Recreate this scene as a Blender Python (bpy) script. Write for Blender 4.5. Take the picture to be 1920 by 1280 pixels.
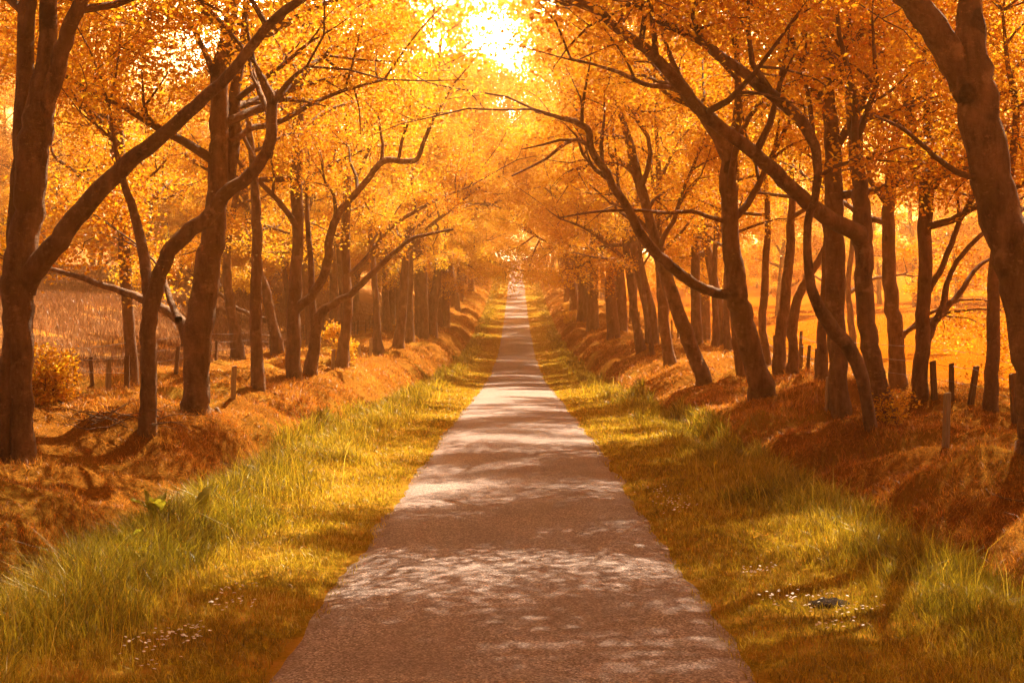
import bpy, math, random
import numpy as np
from mathutils import Vector

# ------------------------------------------------------------------ clearing
for _o in list(bpy.data.objects):
    bpy.data.objects.remove(_o, do_unlink=True)
scene = bpy.context.scene
COL = scene.collection
R = math.radians
rng = np.random.default_rng(11)
random.seed(11)

# ------------------------------------------------------------------ camera
F_PX, CX, CY, CAM_Z = 2667.0, 968.0, 615.0, 1.8      # focal length and vanishing point in photo pixels
cam_d = bpy.data.cameras.new("camera")
cam = bpy.data.objects.new("camera", cam_d)
COL.objects.link(cam)
cam.location = (0, 0, CAM_Z)
cam.rotation_euler = (R(90), 0, 0)
cam_d.sensor_width = 36.0
cam_d.lens = 36.0 * F_PX / 1920.0
cam_d.shift_x = -8.0 / 1920.0
cam_d.shift_y = -25.0 / 1920.0
cam_d.clip_start = 0.1
cam_d.clip_end = 3000
scene.camera = cam

# ------------------------------------------------------------------ world, sun, exposure
SUN_AZ, SUN_EL = R(24), R(53)          # azimuth to the right of straight ahead
w = bpy.data.worlds.new("World")
scene.world = w
w.use_nodes = True
nt = w.node_tree
nt.nodes.clear()
sky = nt.nodes.new("ShaderNodeTexSky")
sky.sky_type = 'NISHITA'
sky.sun_disc = False
sky.sun_elevation = SUN_EL
sky.sun_rotation = SUN_AZ
sky.dust_density = 4.0
tint = nt.nodes.new("ShaderNodeMix"); tint.data_type = 'RGBA'; tint.blend_type = 'MULTIPLY'
tint.inputs[0].default_value = 1.0
tint.inputs[7].default_value = (0.70, 0.44, 0.28, 1)
nt.links.new(sky.outputs[0], tint.inputs[6])
# added sky glow imitating lens flare over the lane end, away from the sun
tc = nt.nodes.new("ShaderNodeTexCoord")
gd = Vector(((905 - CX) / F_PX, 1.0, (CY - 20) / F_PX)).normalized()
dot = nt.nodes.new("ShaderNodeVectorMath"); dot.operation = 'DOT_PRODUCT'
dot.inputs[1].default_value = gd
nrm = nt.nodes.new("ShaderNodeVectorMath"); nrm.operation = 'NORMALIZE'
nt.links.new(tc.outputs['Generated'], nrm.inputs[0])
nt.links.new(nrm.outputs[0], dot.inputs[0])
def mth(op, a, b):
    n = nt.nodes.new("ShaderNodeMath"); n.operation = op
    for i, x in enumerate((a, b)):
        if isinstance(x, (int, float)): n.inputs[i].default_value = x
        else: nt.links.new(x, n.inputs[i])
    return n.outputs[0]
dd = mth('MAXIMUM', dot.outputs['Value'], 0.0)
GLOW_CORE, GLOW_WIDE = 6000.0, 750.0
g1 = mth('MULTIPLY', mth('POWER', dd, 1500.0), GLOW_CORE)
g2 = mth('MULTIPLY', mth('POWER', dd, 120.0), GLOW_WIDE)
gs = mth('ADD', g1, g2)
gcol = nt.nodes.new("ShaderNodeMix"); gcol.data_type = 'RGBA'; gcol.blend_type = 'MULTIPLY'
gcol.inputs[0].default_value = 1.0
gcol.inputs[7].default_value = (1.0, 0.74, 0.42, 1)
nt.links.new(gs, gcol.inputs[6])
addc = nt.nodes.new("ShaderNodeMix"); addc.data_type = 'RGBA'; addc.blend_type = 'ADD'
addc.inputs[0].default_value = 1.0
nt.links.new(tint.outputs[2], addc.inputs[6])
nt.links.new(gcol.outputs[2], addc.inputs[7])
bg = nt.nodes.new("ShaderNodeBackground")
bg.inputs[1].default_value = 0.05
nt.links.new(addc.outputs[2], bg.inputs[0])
wo = nt.nodes.new("ShaderNodeOutputWorld")
nt.links.new(bg.outputs[0], wo.inputs[0])

sun_d = bpy.data.lights.new("sun", 'SUN')
sun_d.energy = 5.0
sun_d.angle = R(0.5)
sun_d.color = (1.0, 0.84, 0.58)
sun = bpy.data.objects.new("sun", sun_d)
COL.objects.link(sun)
sun.rotation_euler = Vector((-math.sin(SUN_AZ) * math.cos(SUN_EL), -math.cos(SUN_AZ) * math.cos(SUN_EL),
                             -math.sin(SUN_EL))).to_track_quat('-Z', 'Y').to_euler()
sun.location = (40, 120, 80)

scene.view_settings.view_transform = 'Standard'
scene.view_settings.look = 'None'
scene.view_settings.gamma = 1.0
scene.view_settings.exposure = 2.25
scene.view_settings.use_curve_mapping = False
cy = scene.cycles
cy.max_bounces = 7
cy.diffuse_bounces = 2
cy.glossy_bounces = 2
cy.transmission_bounces = 4
cy.transparent_max_bounces = 4
cy.volume_bounces = 1
cy.use_denoising = True
cy.sample_clamp_indirect = 6.0
HAZE_DENSITY = 0.0021

# ------------------------------------------------------------------ materials
def new_mat(name):
    m = bpy.data.materials.new(name)
    m.use_nodes = True
    m.node_tree.nodes.clear()
    return m, m.node_tree

def node(t, kind, **kw):
    n = t.nodes.new(kind)
    for k, v in kw.items():
        if k == 'ins':
            for i, x in v.items():
                if hasattr(x, 'is_output'): t.links.new(x, n.inputs[i])
                else: n.inputs[i].default_value = x
        else: setattr(n, k, v)
    return n

def noise(t, vec, scale, detail=4, rough=0.6):
    return node(t, "ShaderNodeTexNoise", ins={'Vector': vec, 'Scale': scale, 'Detail': detail, 'Roughness': rough}).outputs['Fac']

def ramp(t, fac, stops):
    n = node(t, "ShaderNodeValToRGB", ins={0: fac})
    e = n.color_ramp.elements
    while len(e) < len(stops): e.new(0.5)
    for x, (p, c) in zip(e, stops):
        x.position = p; x.color = (*c, 1)
    return n.outputs[0]

def mix(t, fac, a, b, blend='MIX'):
    n = node(t, "ShaderNodeMix", data_type='RGBA', blend_type=blend)
    for i, x in ((0, fac), (6, a), (7, b)):
        if hasattr(x, 'is_output'): t.links.new(x, n.inputs[i])
        elif i == 0: n.inputs[0].default_value = x
        else: n.inputs[i].default_value = (*x, 1)
    return n.outputs[2]

def math_n(t, op, a, b=0.0, clamp=False):
    n = node(t, "ShaderNodeMath", operation=op, use_clamp=clamp)
    for i, x in enumerate((a, b)):
        if hasattr(x, 'is_output'): t.links.new(x, n.inputs[i])
        else: n.inputs[i].default_value = x
    return n.outputs[0]

def maprange(t, v, a, b, c=0.0, d=1.0):
    return node(t, "ShaderNodeMapRange", ins={0: v, 1: a, 2: b, 3: c, 4: d}).outputs[0]

def finish(t, color, rough=0.9, bump=None, bstr=0.3, bdist=0.02, spec=0.2):
    p = node(t, "ShaderNodeBsdfPrincipled")
    if hasattr(color, 'is_output'): t.links.new(color, p.inputs['Base Color'])
    else: p.inputs['Base Color'].default_value = (*color, 1)
    p.inputs['Roughness'].default_value = rough
    p.inputs['Specular IOR Level'].default_value = spec
    if bump is not None:
        b = node(t, "ShaderNodeBump", ins={'Height': bump, 'Strength': bstr, 'Distance': bdist})
        t.links.new(b.outputs[0], p.inputs['Normal'])
    o = node(t, "ShaderNodeOutputMaterial")
    t.links.new(p.outputs[0], o.inputs[0])
    return p

def leafy(name, stops, trans_gain=(1.0, 1.0, 1.0), trans=0.5, wscale=0.35, rough=0.5, spec=0.25):
    """thin leaf or blade: diffuse + translucent, colour by leaf and by clump"""
    m, t = new_mat(name)
    geo = node(t, "ShaderNodeNewGeometry")
    pos = geo.outputs['Position']
    n1 = noise(t, pos, wscale, 2)
    r = geo.outputs['Random Per Island']
    f = math_n(t, 'ADD', math_n(t, 'MULTIPLY', r, 0.6), math_n(t, 'MULTIPLY', maprange(t, n1, 0.3, 0.7), 0.4))
    c = ramp(t, f, stops)
    p = node(t, "ShaderNodeBsdfPrincipled", ins={'Base Color': c, 'Roughness': rough, 'Specular IOR Level': spec})
    tr = node(t, "ShaderNodeBsdfTranslucent", ins={0: mix(t, 1.0, c, trans_gain, 'MULTIPLY')})
    ms = node(t, "ShaderNodeMixShader", ins={0: trans, 1: p.outputs[0], 2: tr.outputs[0]})
    o = node(t, "ShaderNodeOutputMaterial", ins={0: ms.outputs[0]})
    return m

def bark_mat(name, dark, light, mossy):
    m, t = new_mat(name)
    tcn = node(t, "ShaderNodeTexCoord")
    pos = tcn.outputs['Object']
    mp = node(t, "ShaderNodeMapping", ins={0: pos, 3: (1, 1, 0.35)}).outputs[0]
    mp2 = node(t, "ShaderNodeMapping", ins={0: pos, 3: (1, 1, 2.6)}).outputs[0]
    a = noise(t, mp, 7.0, 6, 0.7)
    b = noise(t, pos, 1.3, 4, 0.6)
    c2 = noise(t, mp2, 9.0, 5, 0.7)
    col = ramp(t, a, [(0.3, dark), (0.7, light)])
    col = mix(t, maprange(t, b, 0.5, 0.68), col, mossy)
    col = mix(t, math_n(t, 'MULTIPLY', maprange(t, c2, 0.60, 0.68), 0.5), col, (light[0] * 1.5, light[1] * 1.5, light[2] * 1.5))
    lich = noise(t, pos, 3.4, 6, 0.75)
    col = mix(t, math_n(t, 'MULTIPLY', maprange(t, lich, 0.57, 0.66), 0.6), col, (light[0] * 1.35, light[1] * 1.5, light[2] * 1.6))
    scar = noise(t, pos, 1.9, 3, 0.5)
    col = mix(t, math_n(t, 'MULTIPLY', maprange(t, scar, 0.62, 0.68), 0.7), col, (dark[0] * 0.5, dark[1] * 0.5, dark[2] * 0.5))
    hgt = math_n(t, 'ADD', a, math_n(t, 'MULTIPLY', c2, 0.6))
    finish(t, col, 0.85, hgt, 0.9, 0.05, 0.25)
    return m

M = {}
M['bark'] = bark_mat('beech_bark', (0.060, 0.027, 0.012), (0.25, 0.130, 0.065), (0.14, 0.074, 0.022))
M['twig'] = bark_mat('twig_bark', (0.085, 0.04, 0.018), (0.20, 0.10, 0.05), (0.12, 0.07, 0.025))
M['leaf'] = leafy('autumn_leaf', [(0.0, (0.42, 0.11, 0.007)), (0.3, (0.72, 0.31, 0.016)), (0.65, (0.86, 0.49, 0.028)), (1.0, (0.92, 0.69, 0.07))],
                  (0.72, 0.72, 0.5), 0.5)
M['grass'] = leafy('verge_grass', [(0.0, (0.08, 0.045, 0.005)), (0.35, (0.26, 0.17, 0.012)), (0.75, (0.52, 0.36, 0.03)), (1.0, (0.74, 0.54, 0.16))],
                   (1.0, 1.0, 0.7), 0.45, 0.9, 0.45, 0.3)
M['greengrass'] = leafy('green_grass', [(0.0, (0.04, 0.027, 0.004)), (0.4, (0.17, 0.125, 0.009)), (0.8, (0.38, 0.285, 0.02)), (1.0, (0.60, 0.45, 0.08))],
                   (1.0, 1.0, 0.7), 0.45, 0.9, 0.45, 0.3)
M['drygrass'] = leafy('dry_grass', [(0.0, (0.08, 0.026, 0.005)), (0.35, (0.34, 0.125, 0.014)), (0.75, (0.60, 0.265, 0.032)), (1.0, (0.74, 0.42, 0.10))],
                      (1.0, 0.9, 0.7), 0.4, 0.8, 0.5, 0.3)
M['heath'] = leafy('heath_grass', [(0.0, (0.10, 0.042, 0.018)), (0.5, (0.22, 0.10, 0.042)), (1.0, (0.36, 0.18, 0.08))], (1, 0.9, 0.8), 0.3, 0.12)
M['dock'] = leafy('dock_leaf', [(0.0, (0.22, 0.20, 0.02)), (1.0, (0.42, 0.36, 0.04))], (1, 1, 0.6), 0.5)
M['petal'] = leafy('daisy_petal', [(0.0, (0.75, 0.66, 0.58)), (1.0, (0.85, 0.78, 0.72))], (1, 1, 1), 0.25)

m, t = new_mat('wood_post')
pos = node(t, "ShaderNodeTexCoord").outputs['Object']
mp = node(t, "ShaderNodeMapping", ins={0: pos, 3: (1, 1, 0.12)}).outputs[0]
a = noise(t, mp, 40, 5, 0.7)
finish(t, ramp(t, a, [(0.3, (0.07, 0.035, 0.018)), (0.7, (0.19, 0.11, 0.06))]), 0.9, a, 0.5, 0.01)
M['post'] = m
m, t = new_mat('pale_post')
pos = node(t, "ShaderNodeTexCoord").outputs['Object']
mp = node(t, "ShaderNodeMapping", ins={0: pos, 3: (1, 1, 0.12)}).outputs[0]
a = noise(t, mp, 40, 5, 0.7)
finish(t, ramp(t, a, [(0.3, (0.20, 0.13, 0.075)), (0.7, (0.38, 0.27, 0.17))]), 0.9, a, 0.5, 0.01)
M['palepost'] = m
m, t = new_mat('fence_wire')
finish(t, (0.2, 0.16, 0.13), 0.45, spec=0.6)
M['wire'] = m
m, t = new_mat('dark_soil')
pos = node(t, "ShaderNodeTexCoord").outputs['Object']
a = noise(t, pos, 25, 6, 0.75)
finish(t, ramp(t, a, [(0.3, (0.012, 0.006, 0.003)), (0.7, (0.045, 0.022, 0.009))]), 0.95, a, 0.9, 0.03)
M['soil'] = m

# road: worn chippings
m, t = new_mat('worn_road')
pos = node(t, "ShaderNodeTexCoord").outputs['Object']
fine = node(t, "ShaderNodeTexVoronoi", ins={'Vector': pos, 'Scale': 90.0})
grain = noise(t, pos, 160, 3, 0.7)
patch = noise(t, pos, 0.9, 5, 0.65)
mpx = node(t, "ShaderNodeMapping", ins={0: pos, 3: (1.6, 0.06, 1)}).outputs[0]
streak = noise(t, mpx, 1.4, 3, 0.5)
c = ramp(t, fine.outputs['Color'], [(0.0, (0.055, 0.036, 0.032)), (0.5, (0.195, 0.138, 0.125)), (1.0, (0.58, 0.46, 0.43))])
c = mix(t, maprange(t, patch, 0.35, 0.7, 0.0, 0.55), c, (0.098, 0.064, 0.055))
c = mix(t, maprange(t, streak, 0.45, 0.75, 0.0, 0.35), c, (0.25, 0.178, 0.16))
sx = node(t, "ShaderNodeSeparateXYZ", ins={0: pos}).outputs[0]
ax = math_n(t, 'ABSOLUTE', sx)
edge = maprange(t, math_n(t, 'ADD', ax, math_n(t, 'MULTIPLY', math_n(t, 'SUBTRACT', noise(t, pos, 3.0, 5), 0.5), 0.35)), 1.10, 1.30)
c = mix(t, math_n(t, 'MULTIPLY', edge, 0.75), c, (0.17, 0.095, 0.045))
hgt = math_n(t, 'ADD', fine.outputs['Distance'], math_n(t, 'MULTIPLY', grain, 0.6))
finish(t, c, 0.88, hgt, 0.7, 0.012, 0.2)
M['road'] = m

# ground: turf verge, ditch and bank, pasture on the right, rough heath on the left
m, t = new_mat('ground_cover')
pos = node(t, "ShaderNodeTexCoord").outputs['Object']
sep = node(t, "ShaderNodeSeparateXYZ", ins={0: pos})
sx = sep.outputs[0]
wob = math_n(t, 'MULTIPLY', math_n(t, 'SUBTRACT', noise(t, pos, 0.7, 4), 0.5), 1.6)
ax = math_n(t, 'ADD', math_n(t, 'ABSOLUTE', sx), wob)
n_f = noise(t, pos, 30, 5, 0.75)
n_m = noise(t, pos, 2.2, 5, 0.65)
n_l = noise(t, pos, 0.25, 4, 0.6)
turf = ramp(t, n_f, [(0.3, (0.10, 0.055, 0.006)), (0.65, (0.36, 0.22, 0.016))])
turf = mix(t, maprange(t, n_m, 0.40, 0.65), turf, (0.42, 0.21, 0.03))
bank = ramp(t, n_f, [(0.3, (0.08, 0.028, 0.006)), (0.7, (0.42, 0.165, 0.024))])
bank = mix(t, maprange(t, n_m, 0.45, 0.62), bank, (0.20, 0.076, 0.012))
bank = mix(t, maprange(t, n_l, 0.50, 0.66, 0.0, 0.6), bank, (0.33, 0.22, 0.03))
pasture = ramp(t, n_m, [(0.3, (0.31, 0.086, 0.003)), (0.7, (0.40, 0.118, 0.004))])
pasture = mix(t, maprange(t, n_l, 0.45, 0.6), pasture, (0.33, 0.085, 0.003))
heath = ramp(t, n_m, [(0.3, (0.12, 0.05, 0.018)), (0.7, (0.22, 0.10, 0.04))])
heath = mix(t, maprange(t, n_l, 0.55, 0.62), heath, (0.50, 0.22, 0.04))
c = mix(t, maprange(t, ax, 2.5, 3.3), turf, bank)
isr = maprange(t, sx, -0.5, 0.5)
field = mix(t, isr, heath, pasture)
c = mix(t, maprange(t, ax, 9.0, 11.5), c, field)
finish(t, c, 1.0, math_n(t, 'ADD', n_f, n_m), 0.9, 0.07, 0.0)
M['ground'] = m

# ------------------------------------------------------------------ mesh helpers
def mesh_from(name, parts, mats, smooth=True):
    """parts: list of (verts n x 3, faces m x k, material index, smooth)"""
    me = bpy.data.meshes.new(name)
    V, LI, LS, MI, SM = [], [], [], [], []
    off = 0; lo = 0
    for p in parts:
        v, f, mi = p[0], p[1], p[2]
        v = np.asarray(v, dtype=np.float32).reshape(-1, 3); f = np.asarray(f, dtype=np.int32)
        if len(f) == 0: continue
        k = f.shape[1]
        V.append(v); LI.append((f + off).ravel())
        LS.append(lo + np.arange(len(f), dtype=np.int32) * k)
        MI.append(np.full(len(f), mi, np.int32))
        SM.append(np.full(len(f), p[3] if len(p) > 3 else smooth))
        off += len(v); lo += f.size
    V = np.concatenate(V); LI = np.concatenate(LI); LS = np.concatenate(LS); MI = np.concatenate(MI); SM = np.concatenate(SM)
    me.vertices.add(len(V)); me.vertices.foreach_set("co", V.ravel())
    me.loops.add(len(LI)); me.loops.foreach_set("vertex_index", LI)
    me.polygons.add(len(LS)); me.polygons.foreach_set("loop_start", LS)
    me.polygons.foreach_set("material_index", MI)
    me.polygons.foreach_set("use_smooth", SM)
    for x in mats: me.materials.append(x)
    me.update(calc_edges=True)
    return me

def link(name, me, parent=None, loc=(0, 0, 0)):
    o = bpy.data.objects.new(name, me)
    COL.objects.link(o)
    o.location = loc
    if parent is not None: o.parent = parent
    return o

def tag(o, label=None, cat=None, group=None, kind=None):
    if label: o["label"] = label
    if cat: o["category"] = cat
    if group: o["group"] = group
    if kind: o["kind"] = kind
    return o

def empty(name, loc):
    o = bpy.data.objects.new(name, None)
    COL.objects.link(o)
    o.location = loc
    o.empty_display_size = 0.2
    return o

def hash2(ix, iy, s):
    h = (ix.astype(np.int64) * 374761393 + iy.astype(np.int64) * 668265263 + s * 974711) & 0xffffffff
    for k in (0x45d9f3b, 0x45d9f3b, 0x2c1b3c6d):
        h = ((h ^ (h >> 16)) * k) & 0xffffffff
    return ((h ^ (h >> 15)) & 0xffff) / 65535.0

def vnoise(x, y, s=0):
    ix = np.floor(x); iy = np.floor(y)
    fx = x - ix; fy = y - iy
    fx = fx * fx * (3 - 2 * fx); fy = fy * fy * (3 - 2 * fy)
    a = hash2(ix, iy, s); b = hash2(ix + 1, iy, s); c = hash2(ix, iy + 1, s); d = hash2(ix + 1, iy + 1, s)
    return (a * (1 - fx) + b * fx) * (1 - fy) + (c * (1 - fx) + d * fx) * fy - 0.5

# ------------------------------------------------------------------ terrain
RY = [-60, 0, 15, 25, 40, 54, 70, 87, 104, 128, 152, 210, 247, 333, 352, 372, 420, 700]
RZ = [0.0, 0.0, 0.0, -0.03, -0.16, -0.28, -0.18, 0.25, 0.95, 2.4, 4.0, 8.7, 11.3, 17.2, 18.5, 18.6, 16.0, 2.0]
def road_z(y):
    y = np.asarray(y, dtype=float)
    s = 0
    for k in (-6, -3, 0, 3, 6): s = s + np.interp(y + k, RY, RZ)
    return s / 5

def sstep(a, b, x):
    t_ = np.clip((x - a) / (b - a), 0, 1)
    return t_ * t_ * (3 - 2 * t_)

def height(x, y):
    x = np.asarray(x, dtype=float); y = np.asarray(y, dtype=float)
    zr = road_z(y)
    wob = 0.42 * vnoise(y / 5.3, x * 0 + (x > 0) * 7.0, 3) + 0.12 * vnoise(y / 1.3, x * 0 + (x > 0) * 5.0, 4)
    ax = np.abs(x) + wob * sstep(1.6, 3.0, np.abs(x))
    hb = np.interp(y, [0, 18, 35, 55, 120, 350], [0.42, 0.46, 0.72, 1.15, 1.25, 1.0])
    verge = 0.05 * sstep(1.25, 1.6, ax) + 0.06 * sstep(1.9, 2.6, ax)
    ditch = -0.22 * np.exp(-((ax - 3.15) / 0.28) ** 2)
    bank = hb * (0.55 * sstep(3.0, 4.3, ax) + 0.45 * sstep(3.6, 6.2, ax)) + 0.05 * np.exp(-((ax - 4.4) / 0.55) ** 2)
    back = -0.12 * sstep(5.5, 8.5, ax)
    z = zr + verge + ditch + bank + back
    hum = (0.46 * vnoise(x / 1.7 + 0.2 * y, y / 1.9, 7) + 0.34 * vnoise(x / 0.62, y / 0.7, 8) + 0.17 * vnoise(x / 0.27, y / 0.3, 9))
    z = z + hum * sstep(2.9, 3.7, ax) * (1 - 0.7 * sstep(9, 13, ax))
    z = z + 0.05 * vnoise(x / 0.6, y / 0.6, 12) * sstep(1.4, 2.2, ax) * (1 - sstep(2.9, 3.3, ax))
    # fields
    lat = np.maximum(np.abs(x) - 10, 0)
    zl = 0.42 + np.maximum(y - 30, 0) * 0.055 + 0.065 * lat + 0.5 * vnoise(x / 14, y / 14, 21)
    zf_r = 0.42 + np.maximum(y - 27, 0) * 0.026 + 0.05 * lat + 0.4 * vnoise(x / 18, y / 18, 22)
    far = sstep(110, 170, y)
    zl = zl * (1 - far) + (zr + 3.2 + 0.03 * lat) * far
    zf_r = zf_r * (1 - far) + (zr + 1.2 + 0.02 * lat) * far
    zf = np.where(x < 0, zl, zf_r)
    k = sstep(9.0, 20.0, np.abs(x))
    z = z * (1 - k) + zf * k
    out = sstep(160, 420, np.abs(x))
    z = z - out * 6
    return z

def hgt(x, y): return float(height(np.array([x]), np.array([y]))[0])

def pix(u, v, D):
    return np.array([(u - CX) * D / F_PX, D, CAM_Z - (v - CY) * D / F_PX])

def ground_depth(u, v, lo=4.0, hi=200.0):
    """depth at which the sight line through a photo point meets the ground"""
    D = np.geomspace(lo, hi, 3000)
    x = (u - CX) * D / F_PX; z = CAM_Z - (v - CY) * D / F_PX
    hit = np.nonzero(z <= height(x, D))[0]
    return float(D[hit[0]]) if len(hit) else 60.0

def axis(segs):
    a = [segs[0][0]]
    for (s, e, st0, st1) in segs:
        p = s
        while p < e - 1e-6:
            st = st0 + (st1 - st0) * (p - s) / (e - s)
            p = min(p + st, e); a.append(p)
    return np.array(a)

xs_h = axis([(0.0, 1.2, 0.3, 0.15), (1.2, 6.5, 0.1, 0.14), (6.5, 14, 0.2, 0.6), (14, 60, 0.8, 4), (60, 620, 6, 60)])
xs = np.concatenate([-xs_h[::-1][:-1], xs_h])
ys = axis([(-60, 4, 8, 0.6), (4, 14, 0.12, 0.14), (14, 45, 0.15, 0.4), (45, 140, 0.45, 1.6), (140, 400, 2.0, 6), (400, 720, 10, 40)])
X, Y = np.meshgrid(xs, ys)
Z = height(X, Y)
def grid_faces(ny, nx):
    i = np.arange(ny * nx).reshape(ny, nx)
    return np.stack([i[:-1, :-1], i[:-1, 1:], i[1:, 1:], i[1:, :-1]], -1).reshape(-1, 4)
g = link("ground", mesh_from("ground", [(np.stack([X, Y, Z], -1).reshape(-1, 3), grid_faces(*X.shape), 0)], [M['ground']]))
tag(g, kind='structure')

# road sheet, ragged edges, slightly crowned
ysr = axis([(-40, 4, 4, 0.3), (4, 40, 0.12, 0.25), (40, 120, 0.3, 0.8), (120, 392, 1.0, 3)])
ts = np.linspace(-1, 1, 15)
Tr, Yr = np.meshgrid(ts, ysr)
hw = 1.27 * np.interp(Yr, [25, 60], [1.0, 0.91]) + 0.09 * vnoise(Yr / 1.3, Yr * 0 + np.sign(Tr) * 3, 31) + 0.05 * vnoise(Yr / 0.25, Yr * 0 + np.sign(Tr) * 3, 32)
Xr = Tr * hw
Zr = np.maximum(road_z(Yr) + 0.012 + 0.03 * (1 - Tr ** 2), height(Xr, Yr) + 0.004)
Zr = np.where(np.abs(Tr) > 0.99, height(Xr, Yr) - 0.004, Zr)
r_ = link("road", mesh_from("road", [(np.stack([Xr, Yr, Zr], -1).reshape(-1, 3), grid_faces(*Xr.shape), 0)], [M['road']]))
tag(r_, kind='structure')

# ------------------------------------------------------------------ tubes, branches, leaves
def catmull(P, n):
    """smooth polyline through rows of P (any columns), n samples per span"""
    P = np.asarray(P, dtype=float)
    if len(P) < 3: 
        tt = np.linspace(0, 1, n * (len(P) - 1) + 1)[:, None]
        return P[0] * (1 - tt) + P[-1] * tt
    Q = np.vstack([2 * P[0] - P[1], P, 2 * P[-1] - P[-2]])
    out = []
    tt = np.linspace(0, 1, n, endpoint=False)[:, None]
    for i in range(1, len(Q) - 2):
        a, b, c, d = Q[i - 1], Q[i], Q[i + 1], Q[i + 2]
        out.append(0.5 * (2 * b + (c - a) * tt + (2 * a - 5 * b + 4 * c - d) * tt ** 2 + (3 * b - a - 3 * c + d) * tt ** 3))
    out.append(P[-1:])
    return np.vstack(out)

def tube(pts, rad, k=8, lump=0.0, seed=0):
    pts = np.asarray(pts, dtype=float); rad = np.asarray(rad, dtype=float)
    n = len(pts)
    T = np.gradient(pts, axis=0)
    T /= np.linalg.norm(T, axis=1, keepdims=True) + 1e-9
    ref = np.array([1.0, 0, 0]) if abs(T[0][0]) < 0.8 else np.array([0, 1.0, 0])
    U = np.empty_like(pts)
    u = ref - T[0] * ref.dot(T[0]); u /= np.linalg.norm(u)
    for i in range(n):
        u = u - T[i] * u.dot(T[i]); u /= np.linalg.norm(u) + 1e-9
        U[i] = u
    W = np.cross(T, U)
    a = np.linspace(0, 2 * np.pi, k, endpoint=False)
    rr = np.repeat(rad[:, None], k, 1)
    if lump:
        s = np.concatenate([[0], np.cumsum(np.linalg.norm(np.diff(pts, axis=0), axis=1))])
        A, S = np.meshgrid(np.cos(a) * 1.1 + np.sin(a) * 0.6, s)
        B, _ = np.meshgrid(np.sin(a) * 1.2, s)
        rr = rr * (1 + lump * (1.1 * vnoise(A * 1.6 + seed * 3.7, S * 1.1 + B * 1.5, seed % 97) + 0.5 * vnoise(A * 4 + seed, S * 3.2 + B * 4, seed % 89)))
    V = pts[:, None, :] + rr[:, :, None] * (np.cos(a)[None, :, None] * U[:, None, :] + np.sin(a)[None, :, None] * W[:, None, :])
    i = np.arange(n * k).reshape(n, k)
    j = np.roll(i, -1, 1)
    Fq = np.stack([i[:-1], j[:-1], j[1:], i[1:]], -1).reshape(-1, 4)
    V = np.vstack([V.reshape(-1, 3), pts[-1:]])
    # closed tip
    tip = np.stack([i[-1], j[-1], np.full(k, n * k), np.full(k, n * k)], -1)[:, :3]
    return V, Fq, tip

class Wood:
    def __init__(self): self.q = []; self.off = 0; self.V = []; self.t = []
    def add(self, pts, rad, k, lump=0.0, seed=0):
        V, q, tp = tube(pts, rad, k, lump, seed)
        self.V.append(V); self.q.append(q + self.off); self.t.append(tp + self.off); self.off += len(V)
    def parts(self, mi):
        if not self.V: return []
        V = np.vstack(self.V); n = len(V)
        return [(V, np.vstack(self.q), mi, True), (np.vstack([V[:1]]), np.zeros((0, 3), int), mi)] if False else self._p(V, mi)
    def _p(self, V, mi):
        # tips as triangles on their own vertices
        tq = np.vstack(self.t)
        return [(V, np.vstack(self.q), mi, True), (V[tq.ravel()], np.arange(tq.size).reshape(-1, 3), mi, True)]

def leaves(C, size, rg, flat=0.75, aspect=0.62):
    """folded leaf quads at centres C"""
    n = len(C)
    nz = rg.normal(size=(n, 3)); nz[:, 2] = np.abs(nz[:, 2]) * 0.6 + flat
    nz /= np.linalg.norm(nz, axis=1, keepdims=True)
    tv = rg.normal(size=(n, 3)); tv -= nz * (tv * nz).sum(1, keepdims=True)
    tv /= np.linalg.norm(tv, axis=1, keepdims=True) + 1e-9
    b = np.cross(nz, tv)
    L = (size * rg.uniform(0.65, 1.25, n))[:, None]
    tip = C + tv * L * 0.5 - nz * L * 0.12
    base = C - tv * L * 0.5
    s1 = C + b * L * 0.5 * aspect + nz * L * 0.10
    s2 = C - b * L * 0.5 * aspect + nz * L * 0.10
    V = np.stack([base, s1, tip, s2], 1).reshape(-1, 3)
    return V, np.arange(n * 4).reshape(-1, 4)

def wander(p0, d0, L, n, rg, wig, up):
    P = [np.array(p0)]; d = np.array(d0) / np.linalg.norm(d0)
    st = L / n
    for i in range(n):
        d = d + rg.normal(size=3) * wig + np.array([0, 0, up])
        d /= np.linalg.norm(d)
        P.append(P[-1] + d * st)
    return np.array(P)

def side_dir(t_, rg, ang, lift=0.0):
    v = rg.normal(size=3); v[2] = v[2] * 0.5 + lift
    v -= t_ * v.dot(t_); v /= np.linalg.norm(v) + 1e-9
    return t_ * math.cos(ang) + v * math.sin(ang)

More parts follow.
